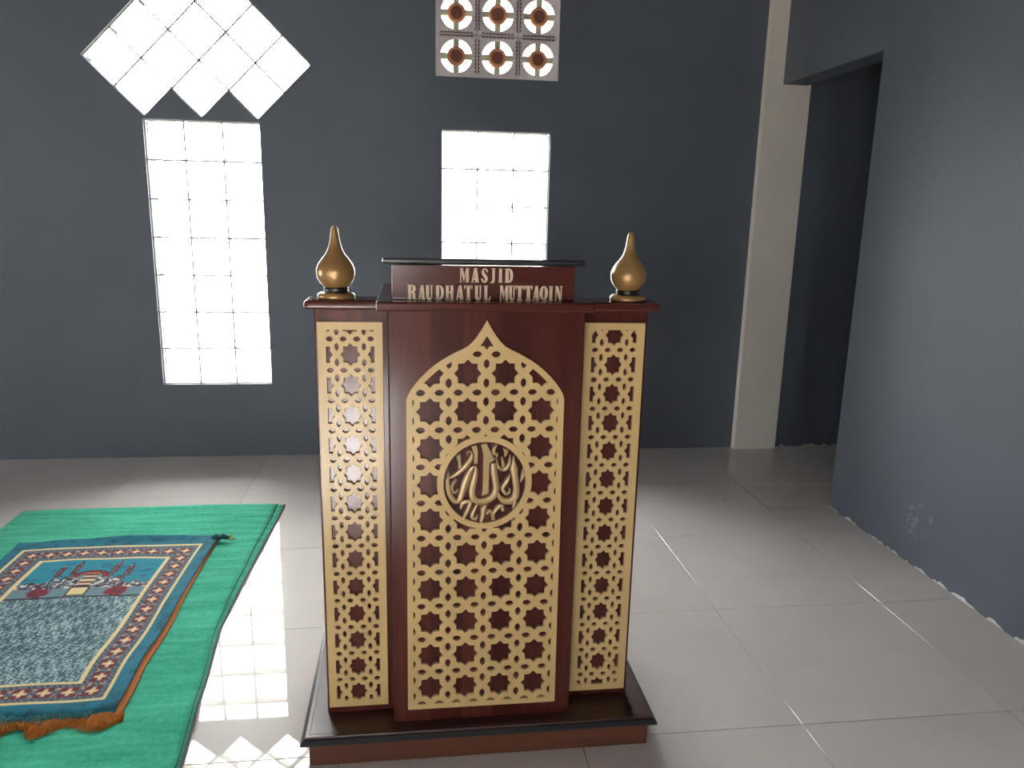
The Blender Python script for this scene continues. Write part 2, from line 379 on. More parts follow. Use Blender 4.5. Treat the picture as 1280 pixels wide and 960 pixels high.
# ------------------------------------------------------------------ glass-block windows
BY0, BY1 = YF+.018, YF+.062
def block_mesh(sx, sz):
    return bevel_mesh(boxes('glass_block', [((-sx/2, -.019, -sz/2), (sx/2, .019, sz/2))]), .006, 2)
def grid_window(name, R, nx, nz, rows=None):
    x0, x1, z0, z1 = R; px, pz = (x1-x0)/nx, (z1-z0)/nz; j = .0066
    bars = [((x0, BY0, z0), (x0+.004, BY1, z1)), ((x1-.004, BY0, z0), (x1, BY1, z1)), ((x0, BY0, z0), (x1, BY1, z0+.004)), ((x0, BY0, z1-.004), (x1, BY1, z1))]
    for i in range(1, nx): bars.append(((x0+i*px-j/2, BY0+.001, z0), (x0+i*px+j/2, BY1-.001, z1)))
    for k in range(1, nz): bars.append(((x0, BY0, z0+k*pz-j/2), (x1, BY1, z0+k*pz+j/2)))
    root = structure(link(name, boxes(name, bars), M_MORTAR))
    bm_ = block_mesh(px-j-.001, pz-j-.001); bm_.materials.append(M_GLASS)
    for i in range(nx):
        for k in range(nz):
            link('glass_block', bm_, None, root, (x0+(i+.5)*px, (BY0+BY1)/2, z0+(k+.5)*pz))
grid_window('window_2', W1, 3, 7)
grid_window('window_3', W2, 3, 7)
# dome of blocks set on their corners
s = DG/math.sqrt(2); j = .0066
bm_ = block_mesh(s-j-.001, s-j-.001); bm_.materials.append(M_GLASS)
cells = [(a, b) for a in range(4) for b in range(4) if a+b >= 2]
V, Fc = [], []
for a, b in cells:                       # mortar frame round every block
    u, v = a-1.5, b-1.5; mx, mz = cx+(u-v)*h, cz+(u+v)*h
    for q in range(4):
        r0 = math.pi/4+q*math.pi/2
        bx, fx = box_vf((-s/2, BY0, s/2-j/2), (s/2, BY1, s/2))
        k = len(V)
        for (x, y, z) in bx: V.append((mx+x*math.cos(r0)-z*math.sin(r0), y, mz+x*math.sin(r0)+z*math.cos(r0)))
        Fc += [tuple(i+k for i in t) for t in fx]
WD = structure(link('window_1', mesh('window_1', V, Fc), M_MORTAR))
for a, b in cells:
    u, v = a-1.5, b-1.5
    o = link('glass_block', bm_, None, WD, (cx+(u-v)*h, (BY0+BY1)/2, cz+(u+v)*h)); o.rotation_euler = (0, math.pi/4, 0)

# ------------------------------------------------------------------ cement vent blocks
def ell(cx_, cz_, rx, rz, n=32): return [(cx_+rx*math.cos(2*math.pi*i/n), cz_+rz*math.sin(2*math.pi*i/n)) for i in range(n)]
def vents():
    x0, x1, z0, z1 = VT; px, pz = (x1-x0)/3, (z1-z0)/2
    rim = [((x0, YF-.004, z0), (x0+.006, YF+.07, z1)), ((x1-.006, YF-.004, z0), (x1, YF+.07, z1)), ((x0, YF-.004, z0), (x1, YF+.07, z0+.006)), ((x0, YF-.004, z1-.006), (x1, YF+.07, z1))]
    root = structure(link('window_4', boxes('window_4', rim), M_VENT))
    hx, hz = px/2-.003, pz/2-.003
    body = plate('vent_block', [rect(-hx, hx, -hz, hz), ell(0, 0, .081, .081, 40)], .055, .002); body.materials.append(M_VENT)
    armv = bbox('vent_arm', (-.0145, -.02, .040), (.0145, .024, .083), .002); armv.materials.append(M_VENTARM)
    hub = lathe('vent_hub', [(.0, 0), (.044, 0), (.047, .006), (.047, .03), (.043, .038), (.033, .038), (.030, .034), (.0, .034)], 28)
    hub.transform(Matrix.Rotation(math.pi/2, 4, 'X')); hub.materials.append(M_TERRA)
    hubc = lathe('hub_recess', [(.0, .030), (.029, .030), (.0285, .0355), (.02, .0350), (.0, .0345)], 24)
    hubc.transform(Matrix.Rotation(math.pi/2, 4, 'X')); hubc.materials.append(M_TERRAD)
    def tooth(L):
        n = 9; p = [(-L/2, 0)]
        for i in range(n): p += [(-L/2+(i+.25)*L/n, .0), (-L/2+(i+.5)*L/n, -.006), (-L/2+(i+.75)*L/n, .0)]
        p += [(L/2, 0), (L/2, .004), (-L/2, .004)]
        m = prism_mesh('toothed_edging', [p], -.006, 0); m.materials.append(M_TOOTH); return m
    th, tv = tooth(px*.8), tooth(pz*.8)
    for i in range(3):
        for k in range(2):
            b = link('vent_block', body, None, root, (x0+(i+.5)*px, YF+.035, z0+(k+.5)*pz))
            for q in range(4):
                a = link('vent_arm', armv, None, b); a.rotation_euler = (0, q*math.pi/2, 0)
            link('vent_hub', hub, None, b, (0, .012, 0)); link('hub_recess', hubc, None, b, (0, .008, 0))
            yy = -.0275
            if k == 0: link('toothed_edging', th, None, b, (0, yy, hz-.006))
            if k == 1: e = link('toothed_edging', th, None, b, (0, yy, -hz+.006)); e.rotation_euler = (0, math.pi, 0)
            if i < 2: e = link('toothed_edging', tv, None, b, (hx-.006, yy, 0)); e.rotation_euler = (0, math.pi/2, 0)
            if i > 0: e = link('toothed_edging', tv, None, b, (-hx+.006, yy, 0)); e.rotation_euler = (0, -math.pi/2, 0)
vents()

# ------------------------------------------------------------------ the lectern
LECT = empty('lectern', (1.4765, 1.86, 0))
LECT['label'] = 'dark brown wooden mosque lectern with tan lattice panels and two gold finials'
LECT['category'] = 'lectern'
LO = Vector((1.4765, 1.86, 0))
def lpart(name, me, mat, parent=None, loc=(0, 0, 0)):
    """mesh given in room coordinates, hung under the lectern (or one of its parts, whose origin is the lectern's)"""
    if parent is None: return link(name, me, mat, LECT, Vector(loc)-LO)
    return link(name, me, mat, parent, Vector(loc))
Y_C, Y_L, Y_R = 1.668, 1.718, 1.733       # fronts: centre panel, left and right pilaster
# plinth
lpart('plinth', bbox('plinth', (1.058, 1.644, 0), (1.896, 2.10, .070), .002), M_PLINTH)
slab = lpart('plinth_slab', bevel_mesh(boxes('plinth_slab', [((1.050, 1.630, .070), (1.904, 2.114, .0885))]), .002), M_SLAB)
# moulded dark edge round the slab, shaped as a sloping nosing
prof = [(.0, .0695), (.008, .0695), (.0095, .075), (.004, .082), (-.012, .0890), (-.012, .0875)]
def nosing(x0, x1, y0, y1):
    V, Fc = [], []; cor = [(x0, y0, -1, -1), (x1, y0, 1, -1), (x1, y1, 1, 1), (x0, y1, -1, 1)]; n = len(prof)
    for (x, y, sx, sy) in cor:
        for d, z in prof: V.append((x+sx*d, y+sy*d, z))
    for c in range(4):
        d = (c+1) % 4
        for i in range(n):
            k = (i+1) % n; Fc.append((c*n+i, d*n+i, d*n+k, c*n+k))
    return mesh('slab_nosing', V, Fc)
lpart('slab_nosing', nosing(1.050, 1.904, 1.630, 2.114), M_BLACK, slab)
# bodies
ZT = .0885
centre = lpart('centre_body', bbox('centre_body', (1.259, Y_C, ZT), (1.6945, 2.07, 1.103), .002), M_WOODV)
pl = lpart('pilaster', bbox('pilaster', (1.096, Y_L, ZT), (1.2585, 1.768, 1.100), .003), M_WOODV)
pr = lpart('pilaster', bbox('pilaster', (1.695, Y_R, ZT), (1.8605, 1.783, 1.098), .003), M_WOODV)
# caps
capL = lpart('pilaster_cap', bbox('pilaster_cap', (1.078, Y_L-.030, 1.1005), (1.2585, 1.783, 1.1215), .0085, 4), M_WOODH)
capR = lpart('pilaster_cap', bbox('pilaster_cap', (1.695, Y_R-.030, 1.0985), (1.8775, 1.795, 1.1195), .006, 3), M_WOODH)
lpart('centre_cap', bbox('centre_cap', (1.2340, Y_C-.030, 1.1035), (1.7110, 2.06, 1.1245), .005, 3), M_WOODH)

# name box with a reading board that slopes down towards the speaker
YN = 1.684
nb = [(1.267, YN, 1.1245), (1.671, YN, 1.1245), (1.671, 2.04, 1.1245), (1.267, 2.04, 1.1245), (1.267, YN, 1.2000), (1.671, YN, 1.2000), (1.671, 2.04, 1.1745), (1.267, 2.04, 1.1745)]
me = bevel_mesh(mesh('name_box', nb, box_vf((0, 0, 0), (1, 1, 1))[1]), .0015, 1)
NBOX = lpart('name_box', me, M_WOODH)
ya, yb, za, zb = YN-.020, 2.07, 1.2035, 1.1735
tb = [(1.248, ya, za), (1.690, ya, za), (1.690, yb, zb), (1.248, yb, zb), (1.248, ya, za+.0125), (1.690, ya, za+.0125), (1.690, yb, zb+.0125), (1.248, yb, zb+.0125)]
lpart('reading_board', bevel_mesh(mesh('reading_board', tb, box_vf((0, 0, 0), (1, 1, 1))[1]), .005, 3), M_BLACK)

# ---- lattice panels ------------------------------------------------
def star(cx_, cz_, px, pz, R=.375):
    p = []; r = R*.775
    for i in range(16):
        a = math.pi*i/8; q = R if i % 2 == 0 else r
        p.append((cx_+px*q*math.cos(a), cz_+pz*q*math.sin(a)))
    return p
def oval(cx_, cz_, px, pz, vertical):
    L, W = .140, .084
    base = [(L, 0), (L*.55, W*.82), (L*.2, W), (-L*.2, W), (-L*.55, W*.82), (-L, 0), (-L*.55, -W*.82), (-L*.2, -W), (L*.2, -W), (L*.55, -W*.82)]
    return [(cx_+(-b if vertical else a)*px, cz_+(a if vertical else b)*pz) for a, b in base]
def clip(poly, f):
    """keep the part of a small polygon where f > 0, following the curve f = 0 between exit and re-entry"""
    def grad(p):
        e = 1e-5
        return ((f((p[0]+e, p[1]))-f((p[0]-e, p[1])))/(2*e), (f((p[0], p[1]+e))-f((p[0], p[1]-e)))/(2*e))
    def onto(p):
        for _ in range(6):
            g = grad(p); d = f(p); n = g[0]**2+g[1]**2+1e-12
            p = (p[0]-d*g[0]/n, p[1]-d*g[1]/n)
        return p
    def cross(a, b):
        lo, hi = 0., 1.; sa = f(a) > 0
        for _ in range(30):
            m = (lo+hi)/2; p = (a[0]+(b[0]-a[0])*m, a[1]+(b[1]-a[1])*m)
            if (f(p) > 0) == sa: lo = m
            else: hi = m
        return (a[0]+(b[0]-a[0])*lo, a[1]+(b[1]-a[1])*lo)
    dens = []
    for i in range(len(poly)):
        a, b = poly[i], poly[(i+1) % len(poly)]
        dens += [(a[0]+(b[0]-a[0])*t/3, a[1]+(b[1]-a[1])*t/3) for t in range(3)]
    ins = [f(p) > 0 for p in dens]
    if all(ins): return poly
    if not any(ins): return None
    n = len(dens); st = next(i for i in range(n) if ins[i] and not ins[i-1])
    out = []; last = None; first = None
    for k in range(n):
        i = (st+k) % n
        if ins[i]:
            if not ins[i-1]:
                c = cross(dens[i], dens[i-1])
                if last is not None: out += [onto((last[0]+(c[0]-last[0])*t/5, last[1]+(c[1]-last[1])*t/5)) for t in range(1, 5)]
                else: first = c
                out.append(c)
            out.append(dens[i])
            if not ins[(i+1) % n]:
                last = cross(dens[i], dens[(i+1) % n]); out.append(last)
    out += [onto((last[0]+(first[0]-last[0])*t/5, last[1]+(first[1]-last[1])*t/5)) for t in range(1, 5)]
    return out
def area(p): return abs(sum(p[i][0]*p[(i+1) % len(p)][1]-p[(i+1) % len(p)][0]*p[i][1] for i in range(len(p))))/2
def tidy(p):
    q = []
    for a in p:
        if not q or math.hypot(a[0]-q[-1][0], a[1]-q[-1][1]) > 2e-4: q.append(a)
    if len(q) > 2 and math.hypot(q[0][0]-q[-1][0], q[0][1]-q[-1][1]) < 2e-4: q.pop()
    return q
def lattice_holes(cols, rows, px, pz, fs):
    H = []
    for x in cols:
        for z in rows:
            H.append(star(x, z, px, pz))
            for d in (-.25, .25):
                H.append(oval(x+px/2, z+d*pz, px, pz, True)); H.append(oval(x+d*px, z+pz/2, px, pz, False))
    out = []
    for p in H:
        for f in fs:
            p = clip(p, f)
            if p is None: break
        if p:
            p = tidy(p)
            if len(p) > 2 and area(p) > 6e-6: out.append(p)
    return out
def rect_f(x0, x1, z0, z1): return lambda p: min(p[0]-x0, x1-p[0], p[1]-z0, z1-p[1])

PT = .008
def side_panel(parent, cx_, x0, x1, z0, z1, zr0, zr1, yfront, bt):
    pz = (zr0-zr1)/11; px = .060
    f = rect_f(x0+.0175, x1-.0175, z0+bt[0], z1-bt[1])
    holes = lattice_holes([cx_+k*px for k in (-2, -1, 0, 1, 2)], [zr0-k*pz for k in range(-3, 15)], px, pz, [f])
    me = plate('lattice_panel', [rect(x0, x1, z0, z1)]+holes, PT, .0007)
    lpart('lattice_panel', me, M_GOLD, parent, (0, yfront-PT/2, 0))
side_panel(pl, 1.1735, 1.1025, 1.2445, .111, 1.0705, .998, .221, Y_L, (.016, .0165))
side_panel(pr, 1.7800, 1.7085, 1.8520, .1075, 1.0685, .9695, .189, Y_R, (.016, .0155))

CXP = 1.4745
arch = [(.1775, .903), (.1745, .914), (.168, .926), (.158, .940), (.146, .954), (.1315, .9685), (.117, .981), (.101, .992), (.084, 1.002), (.068, 1.0105), (.053, 1.0175), (.041, 1.0245), (.0305, 1.0345), (.0215, 1.0455), (.0085, 1.066), (0, 1.081)]
outl = [(CXP-.1795, .1268), (CXP+.1815, .1268)]+[(CXP+a, b) for a, b in arch]+[(CXP-a, b) for a, b in reversed(arch[:-1])]
def sd_poly(P, p):
    d = 1e9; inside = False; n = len(P)
    for i in range(n):
        a, b = P[i], P[(i+1) % n]
        vx, vz = b[0]-a[0], b[1]-a[1]; wx, wz = p[0]-a[0], p[1]-a[1]
        t = max(0, min(1, (vx*wx+vz*wz)/(vx*vx+vz*vz))); d = min(d, math.hypot(wx-t*vx, wz-t*vz))
        if (a[1] > p[1]) != (b[1] > p[1]) and p[0] < a[0]+vx*(p[1]-a[1])/vz: inside = not inside
    return d if inside else -d
MC = (1.4740, .7065); RXI, RZI, RXO, RZO = .0955, .0990, .1090, .1120
f_out = lambda p: sd_poly(outl, p)-.0125
f_med = lambda p: (math.hypot((p[0]-MC[0])/RXO, (p[1]-MC[1])/RZO)-1)*.11
px, pz = .0838, (.964-.1838)/9
rows = [.964-k*pz for k in range(-1, 11)]
holes = [q for q in lattice_holes([CXP+k*px for k in (-2.5, -1.5, -.5, .5, 1.5, 2.5)], rows, px, pz, [f_out, f_med]) if not (max(t[1] for t in q) > 1.0185)]
holes.append([(CXP, 1.0155), (CXP+.006, 1.0245), (CXP+.0155, 1.0255), (CXP+.008, 1.0365), (CXP, 1.0495), (CXP-.008, 1.0365), (CXP-.0155, 1.0255), (CXP-.006, 1.0245)])
holes.append(ell(MC[0], MC[1], RXI, RZI, 56))
me = plate('arched_lattice_panel', [outl]+holes, PT, .0007)
PANEL = lpart('arched_lattice_panel', me, M_GOLD, centre, (0, Y_C-PT/2, 0))

# ---- calligraphy in the roundel: raised brush strokes ---------------
def cpt(X, Y): return (MC[0]+(X-603)*.0002018, MC[1]-(Y-571)*.0002110)
def catmull(P, n=5):
    out = []
    for i in range(len(P)-1):
        p0, p1, p2, p3 = P[max(i-1, 0)], P[i], P[i+1], P[min(i+2, len(P)-1)]
        for k in range(n):
            t = k/n
            out.append(tuple(.5*((2*b)+(-a+c)*t+(2*a-5*b+4*c-d)*t*t+(-a+3*b-3*c+d)*t**3) for a, b, c, d in zip(p0, p1, p2, p3)))
    return out+[P[-1]]
def stroke_mesh(pts, y_base, hgt):
    S = catmull([(*cpt(X, Y), w_*.0002065) for X, Y, w_ in pts]); V, Fc = [], []; n = len(S)
    prof_ = [(-1, 0), (-1, .62), (-.72, .9), (0, 1), (.72, .9), (1, .62), (1, 0)]
    for i, (x, z, w_) in enumerate(S):
        a, b = S[max(i-1, 0)], S[min(i+1, n-1)]
        tx, tz = b[0]-a[0], b[1]-a[1]; L = math.hypot(tx, tz) or 1
        nx, nz = -tz/L, tx/L; w_ = max(w_, .0009)
        for q, e in prof_: V.append((x+nx*w_*q, y_base-hgt*e, z+nz*w_*q))
    m = len(prof_)
    for i in range(n-1):
        for k in range(m-1): Fc.append((i*m+k, i*m+k+1, (i+1)*m+k+1, (i+1)*m+k))
    Fc.append(tuple(range(m))[::-1]); Fc.append(tuple((n-1)*m+k for k in range(m)))
    return mesh('calligraphy_stroke', V, Fc)
STROKES = [
 [(700, 345, 30), (708, 450, 38), (732, 590, 38), (735, 660, 40), (695, 740, 40), (605, 785, 42), (525, 785, 38), (470, 735, 36), (462, 640, 38), (488, 520, 34), (502, 420, 22), (485, 385, 16), (445, 415, 26), (390, 545, 38), (350, 680, 36), (305, 775, 30), (250, 765, 30), (200, 680, 28), (182, 560, 22), (197, 435, 7)],
 [(152, 525, 7), (210, 505, 18), (300, 455, 24), (390, 370, 28), (445, 290, 26), (455, 235, 18), (428, 212, 13), (402, 235, 12), (418, 264, 9)],
 [(283, 525, 13), (236, 590, 20), (240, 650, 18), (268, 676, 16), (297, 642, 10)],
 [(742, 130, 8), (704, 190, 20), (706, 240, 17), (742, 246, 13), (722, 298, 6)],
 [(742, 296, 6), (748, 370, 14), (785, 415, 26), (850, 412, 26), (884, 345, 17), (894, 262, 5)],
 [(796, 282, 5), (806, 335, 17), (812, 395, 18)],
 [(930, 268, 4), (932, 350, 24), (936, 425, 46), (944, 470, 36), (960, 570, 38), (972, 660, 38), (955, 745, 42), (905, 790, 42), (835, 790, 40), (775, 740, 26), (764, 690, 10)],
 [(897, 480, 5), (858, 560, 26), (812, 640, 24), (845, 697, 24), (884, 690, 14), (893, 645, 7)],
 [(1046, 412, 5), (1044, 490, 22), (1016, 572, 6)],
 [(332, 865, 12), (350, 805, 22), (400, 782, 22), (440, 795, 24), (425, 850, 24), (398, 915, 22), (366, 972, 16)],
 [(530, 798, 9), (495, 870, 20), (462, 960, 24), (500, 992, 18), (532, 935, 9)],
 [(638, 826, 7), (592, 872, 30), (590, 945, 26), (562, 1032, 16)],
 [(636, 938, 16), (660, 895, 18), (695, 930, 26), (706, 1008, 22)],
 [(706, 935, 18), (760, 865, 26), (808, 848, 26), (818, 905, 16)],
 [(930, 760, 16), (958, 805, 20), (930, 884, 8)],
]
for st in STROKES:
    o = link('calligraphy_stroke', stroke_mesh(st, .004, .0095), M_CALLI, PANEL)
for pg in ([(552, 132), (616, 118), (714, 305), (655, 345), (650, 690), (570, 722), (584, 640), (583, 250)],
           [(275, 265), (325, 232), (337, 388), (298, 405), (300, 330)],
           [(443, 150), (503, 138), (521, 200), (518, 350), (478, 352), (484, 250)],
           [(798, 168), (870, 205), (852, 250), (826, 286), (818, 215)]):
    me = prism_mesh('calligraphy_stroke', [[cpt(*q) for q in pg]], -.0055, .004)
    link('calligraphy_stroke', bevel_mesh(me, .001, 2), M_CALLI, PANEL)
# ---- lettering ------------------------------------------------------
def ringq(n=24):
    out = []
    for i in range(n):
        a, b = 2*math.pi*i/n, 2*math.pi*(i+1)/n
        out.append([(.5+.5*math.cos(a), .5+.5*math.sin(a)), (.5+.5*math.cos(b), .5+.5*math.sin(b)), (.5+.14*math.cos(b), .5+.41*math.sin(b)), (.5+.14*math.cos(a), .5+.41*math.sin(a))])
    return out
def R4(a, b, c, d): return [(a, b), (c, b), (c, d), (a, d)]
def sring():
    P = catmull([(.86, .72), (.78, .88), (.5, .95), (.25, .82), (.3, .63), (.6, .43), (.76, .23), (.55, .05), (.25, .08), (.12, .28)], 3)
    W = [.10, .10, .10, .17, .22, .22, .17, .10, .10, .10]; out = []
    for i in range(len(P)-1):
        w1, w2 = W[min(9, i//3)], W[min(9, (i+1)//3)]
        def nrm(k):
            a, b = P[max(k-1, 0)], P[min(k+1, len(P)-1)]; tx, tz = (b[0]-a[0])*.5, b[1]-a[1]; L = math.hypot(tx, tz) or 1
            return (-tz/L, tx/L*.5)
        n1, n2 = nrm(i), nrm(i+1); a, b = P[i], P[i+1]
        out.append([(a[0]+n1[0]*w1, a[1]+n1[1]*w1), (a[0]-n1[0]*w1, a[1]-n1[1]*w1), (b[0]-n2[0]*w2, b[1]-n2[1]*w2), (b[0]+n2[0]*w2, b[1]+n2[1]*w2)])
    return out
GLYPH = {
 'M': [R4(.05, 0, .17, 1), R4(.67, 0, .97, 1), [(.05, 1), (.33, 1), (.54, .3), (.44, .02)], [(.40, .12), (.46, .03), (.72, .88), (.68, 1)], R4(0, 0, .24, .06), R4(.61, 0, 1, .06), R4(0, .94, .2, 1), R4(.72, .94, 1, 1)],
 'A': [[(.06, 0), (.22, 0), (.54, .98), (.38, 1)], [(.52, 0), (.95, 0), (.72, 1), (.38, 1)], R4(.25, .2, .65, .3), R4(0, 0, .32, .07), R4(.46, 0, 1, .07)],
 'S': sring(),
 'J': [R4(.38, .12, .86, 1), [(.86, .16), (.76, .03), (.42, -.04), (.05, -.02), (0, .06), (.3, .07), (.38, .2)], R4(.2, .93, 1, 1)],
 'I': [R4(.18, 0, .82, 1), R4(0, 0, 1, .07), R4(0, .93, 1, 1)],
 'D': [R4(.08, 0, .45, 1), [(.4, 1), (.7, .97), (.93, .8), (1, .5), (.93, .2), (.7, .03), (.4, 0), (.4, .09), (.56, .12), (.65, .3), (.67, .5), (.65, .7), (.56, .88), (.4, .91)], R4(0, 0, .5, .07), R4(0, .93, .5, 1)],
 'R': [R4(.08, 0, .42, 1), [(.35, 1), (.7, .98), (.88, .86), (.88, .65), (.72, .5), (.35, .46), (.35, .55), (.52, .57), (.58, .68), (.58, .8), (.52, .9), (.35, .92)], [(.42, .5), (.7, .52), (.84, .4), (.86, .1), (1, .08), (1, 0), (.66, 0), (.56, .1), (.55, .4)], R4(0, 0, .48, .07), R4(0, .93, .45, 1)],
 'U': [R4(.09, .2, .47, 1), R4(.72, .22, .88, 1), [(.09, .22), (.18, .05), (.4, 0), (.65, 0), (.82, .07), (.88, .24), (.72, .24), (.66, .12), (.53, .12), (.47, .22)], R4(0, .93, .55, 1), R4(.6, .93, 1, 1)],
 'H': [R4(.08, 0, .4, 1), R4(.6, 0, .92, 1), R4(.3, .46, .7, .56), R4(0, 0, .46, .07), R4(.54, 0, 1, .07), R4(0, .93, .46, 1), R4(.54, .93, 1, 1)],
 'T': [R4(.31, 0, .69, 1), R4(0, .9, 1, 1), [(0, .9), (.08, .7), (.2, .9)], [(1, .9), (.92, .7), (.8, .9)], R4(.18, 0, .82, .07)],
 'L': [R4(.1, 0, .52, 1), [(.1, 0), (.95, 0), (1, .3), (.9, .27), (.76, .1), (.4, .08)], R4(0, .93, .62, 1), R4(0, 0, .5, .07)],
 'Q': ringq()+[[(.48, .14), (.66, .2), (.98, -.05), (.74, -.09)]],
 'N': [R4(.06, 0, .19, 1), R4(.8, 0, .93, 1), [(.06, 1), (.42, 1), (.93, 0), (.6, 0)], R4(0, 0, .27, .07), R4(0, .93, .3, 1), R4(.7, .93, 1, 1)],
}
def ux(u): return 1.316+(1.299+(u-508)*.0017585-1.316)*1.0095
ROW1 = [('M', 573, 584.7), ('A', 587.2, 597.1), ('S', 599.5, 608.2), ('J', 611.2, 617.2), ('I', 620.9, 626.2), ('D', 629, 639.2)]
ROW2 = [('R', 509, 520.6), ('A', 522.2, 531.1), ('U', 531.1, 540.4), ('D', 543.2, 553.7), ('H', 555.4, 566.2), ('A', 568.3, 578.2), ('T', 578.6, 589), ('U', 591.5, 600.6), ('L', 603, 611.7),
        ('M', 623, 634), ('U', 634.3, 642.5), ('T', 642.7, 653.3), ('T', 653.7, 664.3), ('A', 664.5, 673.1), ('Q', 673.2, 683.8), ('I', 685, 690.3), ('N', 692.8, 701.9)]
for row, z0, z1 in ((ROW1, 1.1635, 1.1950), (ROW2, 1.1248, 1.1575)):
    for ch, u0, u1 in row:
        a, b = ux(u0), ux(u1)
        me = prism_mesh('letter', [[(a+(b-a)*x, z0+(z1-z0)*z) for x, z in p] for p in GLYPH[ch]], YN-.004, YN+.0005)
        lpart('letter', me, M_LETTER, NBOX)

# ---- finials --------------------------------------------------------
for (x, y, z) in ((1.1440, 1.735, 1.1215), (1.8130, 1.750, 1.1195)):
    fb = lpart('finial', lathe('finial', [(.0, .022), (.022, .022), (.0265, .026), (.034, .0335), (.0400, .044), (.0422, .055), (.0414, .065), (.0370, .076), (.0295, .0865), (.0220, .0955), (.0163, .1055), (.0125, .1165), (.0100, .129), (.0086, .142), (.0076, .150), (.0055, .1548), (.003, .1565), (.0, .157)], 48), M_FINIAL, None, (x, y, z))
    link('finial_base', lathe('finial_base', [(.0, 0), (.0400, 0), (.0415, .004), (.0405, .009), (.036, .0125), (.0295, .014), (.0, .014)], 48), M_FINIAL, fb)
    link('finial_neck_ring', lathe('finial_neck_ring', [(.0, .013), (.026, .013), (.0275, .016), (.0245, .0185), (.0275, .021), (.0265, .0245), (.0, .0245)], 40), M_FINDARK, fb)

# ------------------------------------------------------------------ green carpet, two felt layers
def sheet(name, n, m, pos, thick):
    """solid sheet: pos(s,t) -> (x, y, z_top)"""
    V, Fc = [], []
    for L in (0, 1):
        for jx in range(m+1):
            for i in range(n+1):
                x, y, z = pos(i/n, jx/m); V.append((x, y, z-(thick if L else 0)))
    K = (n+1)*(m+1); q = lambda i, jx: jx*(n+1)+i
    for jx in range(m):
        for i in range(n):
            Fc.append((q(i, jx), q(i+1, jx), q(i+1, jx+1), q(i, jx+1)))
            Fc.append((K+q(i, jx), K+q(i, jx+1), K+q(i+1, jx+1), K+q(i+1, jx)))
    for i in range(n):
        Fc.append((q(i, 0), K+q(i, 0), K+q(i+1, 0), q(i+1, 0))); Fc.append((q(i+1, m), K+q(i+1, m), K+q(i, m), q(i, m)))
    for jx in range(m):
        Fc.append((q(0, jx+1), K+q(0, jx+1), K+q(0, jx), q(0, jx))); Fc.append((q(n, jx), K+q(n, jx), K+q(n, jx+1), q(n, jx+1)))
    return mesh(name, V, Fc, True)
def bump(x, c, w_): return math.exp(-((x-c)/w_)**2)
def interp(y, K):
    K = sorted(K)
    for (a, va), (b, vb) in zip(K[:-1], K[1:]):
        if y <= b or b == K[-1][0]:
            t = max(0, min(1, (y-a)/(b-a))); t = t*t*(3-2*t)*.5+t*.5
            return va+(vb-va)*t
def right_edge(y):           # gently bowed edge of the carpet
    return interp(y, [(1.0, .755), (1.66, .744), (1.82, .732), (1.97, .716), (2.315, .683), (2.55, .681), (2.78, .686), (3.32, .697)])
def layer_gap(y): return interp(y, [(1.0, .010), (1.9, .009), (2.3, .012), (2.55, .020), (3.3, .030)])
CB, CT = 1.05, 3.325
def ripple(x, y):
    r = .0016*math.sin(9*x+5*y)+.0014*math.sin(17*y-6*x)
    r += .010*bump(y-.3*(x-.6), 1.83, .05)*bump(x, .75, .14)+.005*bump(y-.12*x, 2.36, .03)*bump(x, .62, .13)+.004*bump(y, 2.62, .03)*bump(x, .62, .1)
    return r+.003
def carpet_pos(dx, z0):
    def f(s_, t):
        y = CB+(CT+.02*math.sin(3*s_)+.018*s_-CB)*t
        xl, xr = -.365-.004*math.sin(5*y), right_edge(y)+dx*layer_gap(y)
        x = xl+(xr-xl)*s_
        return (x, y, z0+max(0, ripple(x, y)))
    return f
GC = empty('floor_carpet', (.18, 2.2, 0)); GC['label'] = 'plain green felt carpet folded double on the tiled floor'; GC['category'] = 'carpet'
def under(o, root): o.parent = root; o.location = -root.location; return o
under(link('lower_layer', sheet('lower_layer', 60, 110, carpet_pos(1, .0042), .004), M_GREEN), GC)
under(link('upper_layer', sheet('upper_layer', 60, 110, carpet_pos(0, .0090), .0042), M_GREEN), GC)
def strip(name, pts, w_, h_):
    V, Fc = [], []
    for i, p in enumerate(pts):
        a, b = pts[max(i-1, 0)], pts[min(i+1, len(pts)-1)]; tx, ty = b[0]-a[0], b[1]-a[1]; L = math.hypot(tx, ty)
        nx, ny = -ty/L*w_/2, tx/L*w_/2
        V += [(p[0]+nx, p[1]+ny, p[2]-h_/2), (p[0]+nx, p[1]+ny, p[2]+h_/2), (p[0]-nx, p[1]-ny, p[2]+h_/2), (p[0]-nx, p[1]-ny, p[2]-h_/2)]
    for i in range(len(pts)-1):
        for k in range(4): Fc.append((i*4+k, (i+1)*4+k, (i+1)*4+(k+1) % 4, i*4+(k+1) % 4))
    Fc += [(0, 1, 2, 3), tuple(len(V)-4+k for k in (3, 2, 1, 0))]
    return mesh(name, V, Fc)
lowf, upf = carpet_pos(1, .0042), carpet_pos(0, .0090)
under(link('hem', strip('hem', [(lambda p: (p[0]+.001, p[1], p[2]-.002))(lowf(1, k/80)) for k in range(81)], .006, .005), M_HEM), GC)
under(link('hem', strip('hem', [(lambda p: (p[0]+.0006, p[1], p[2]-.002))(upf(1, k/80)) for k in range(81)], .003, .0035), M_TEAL), GC)

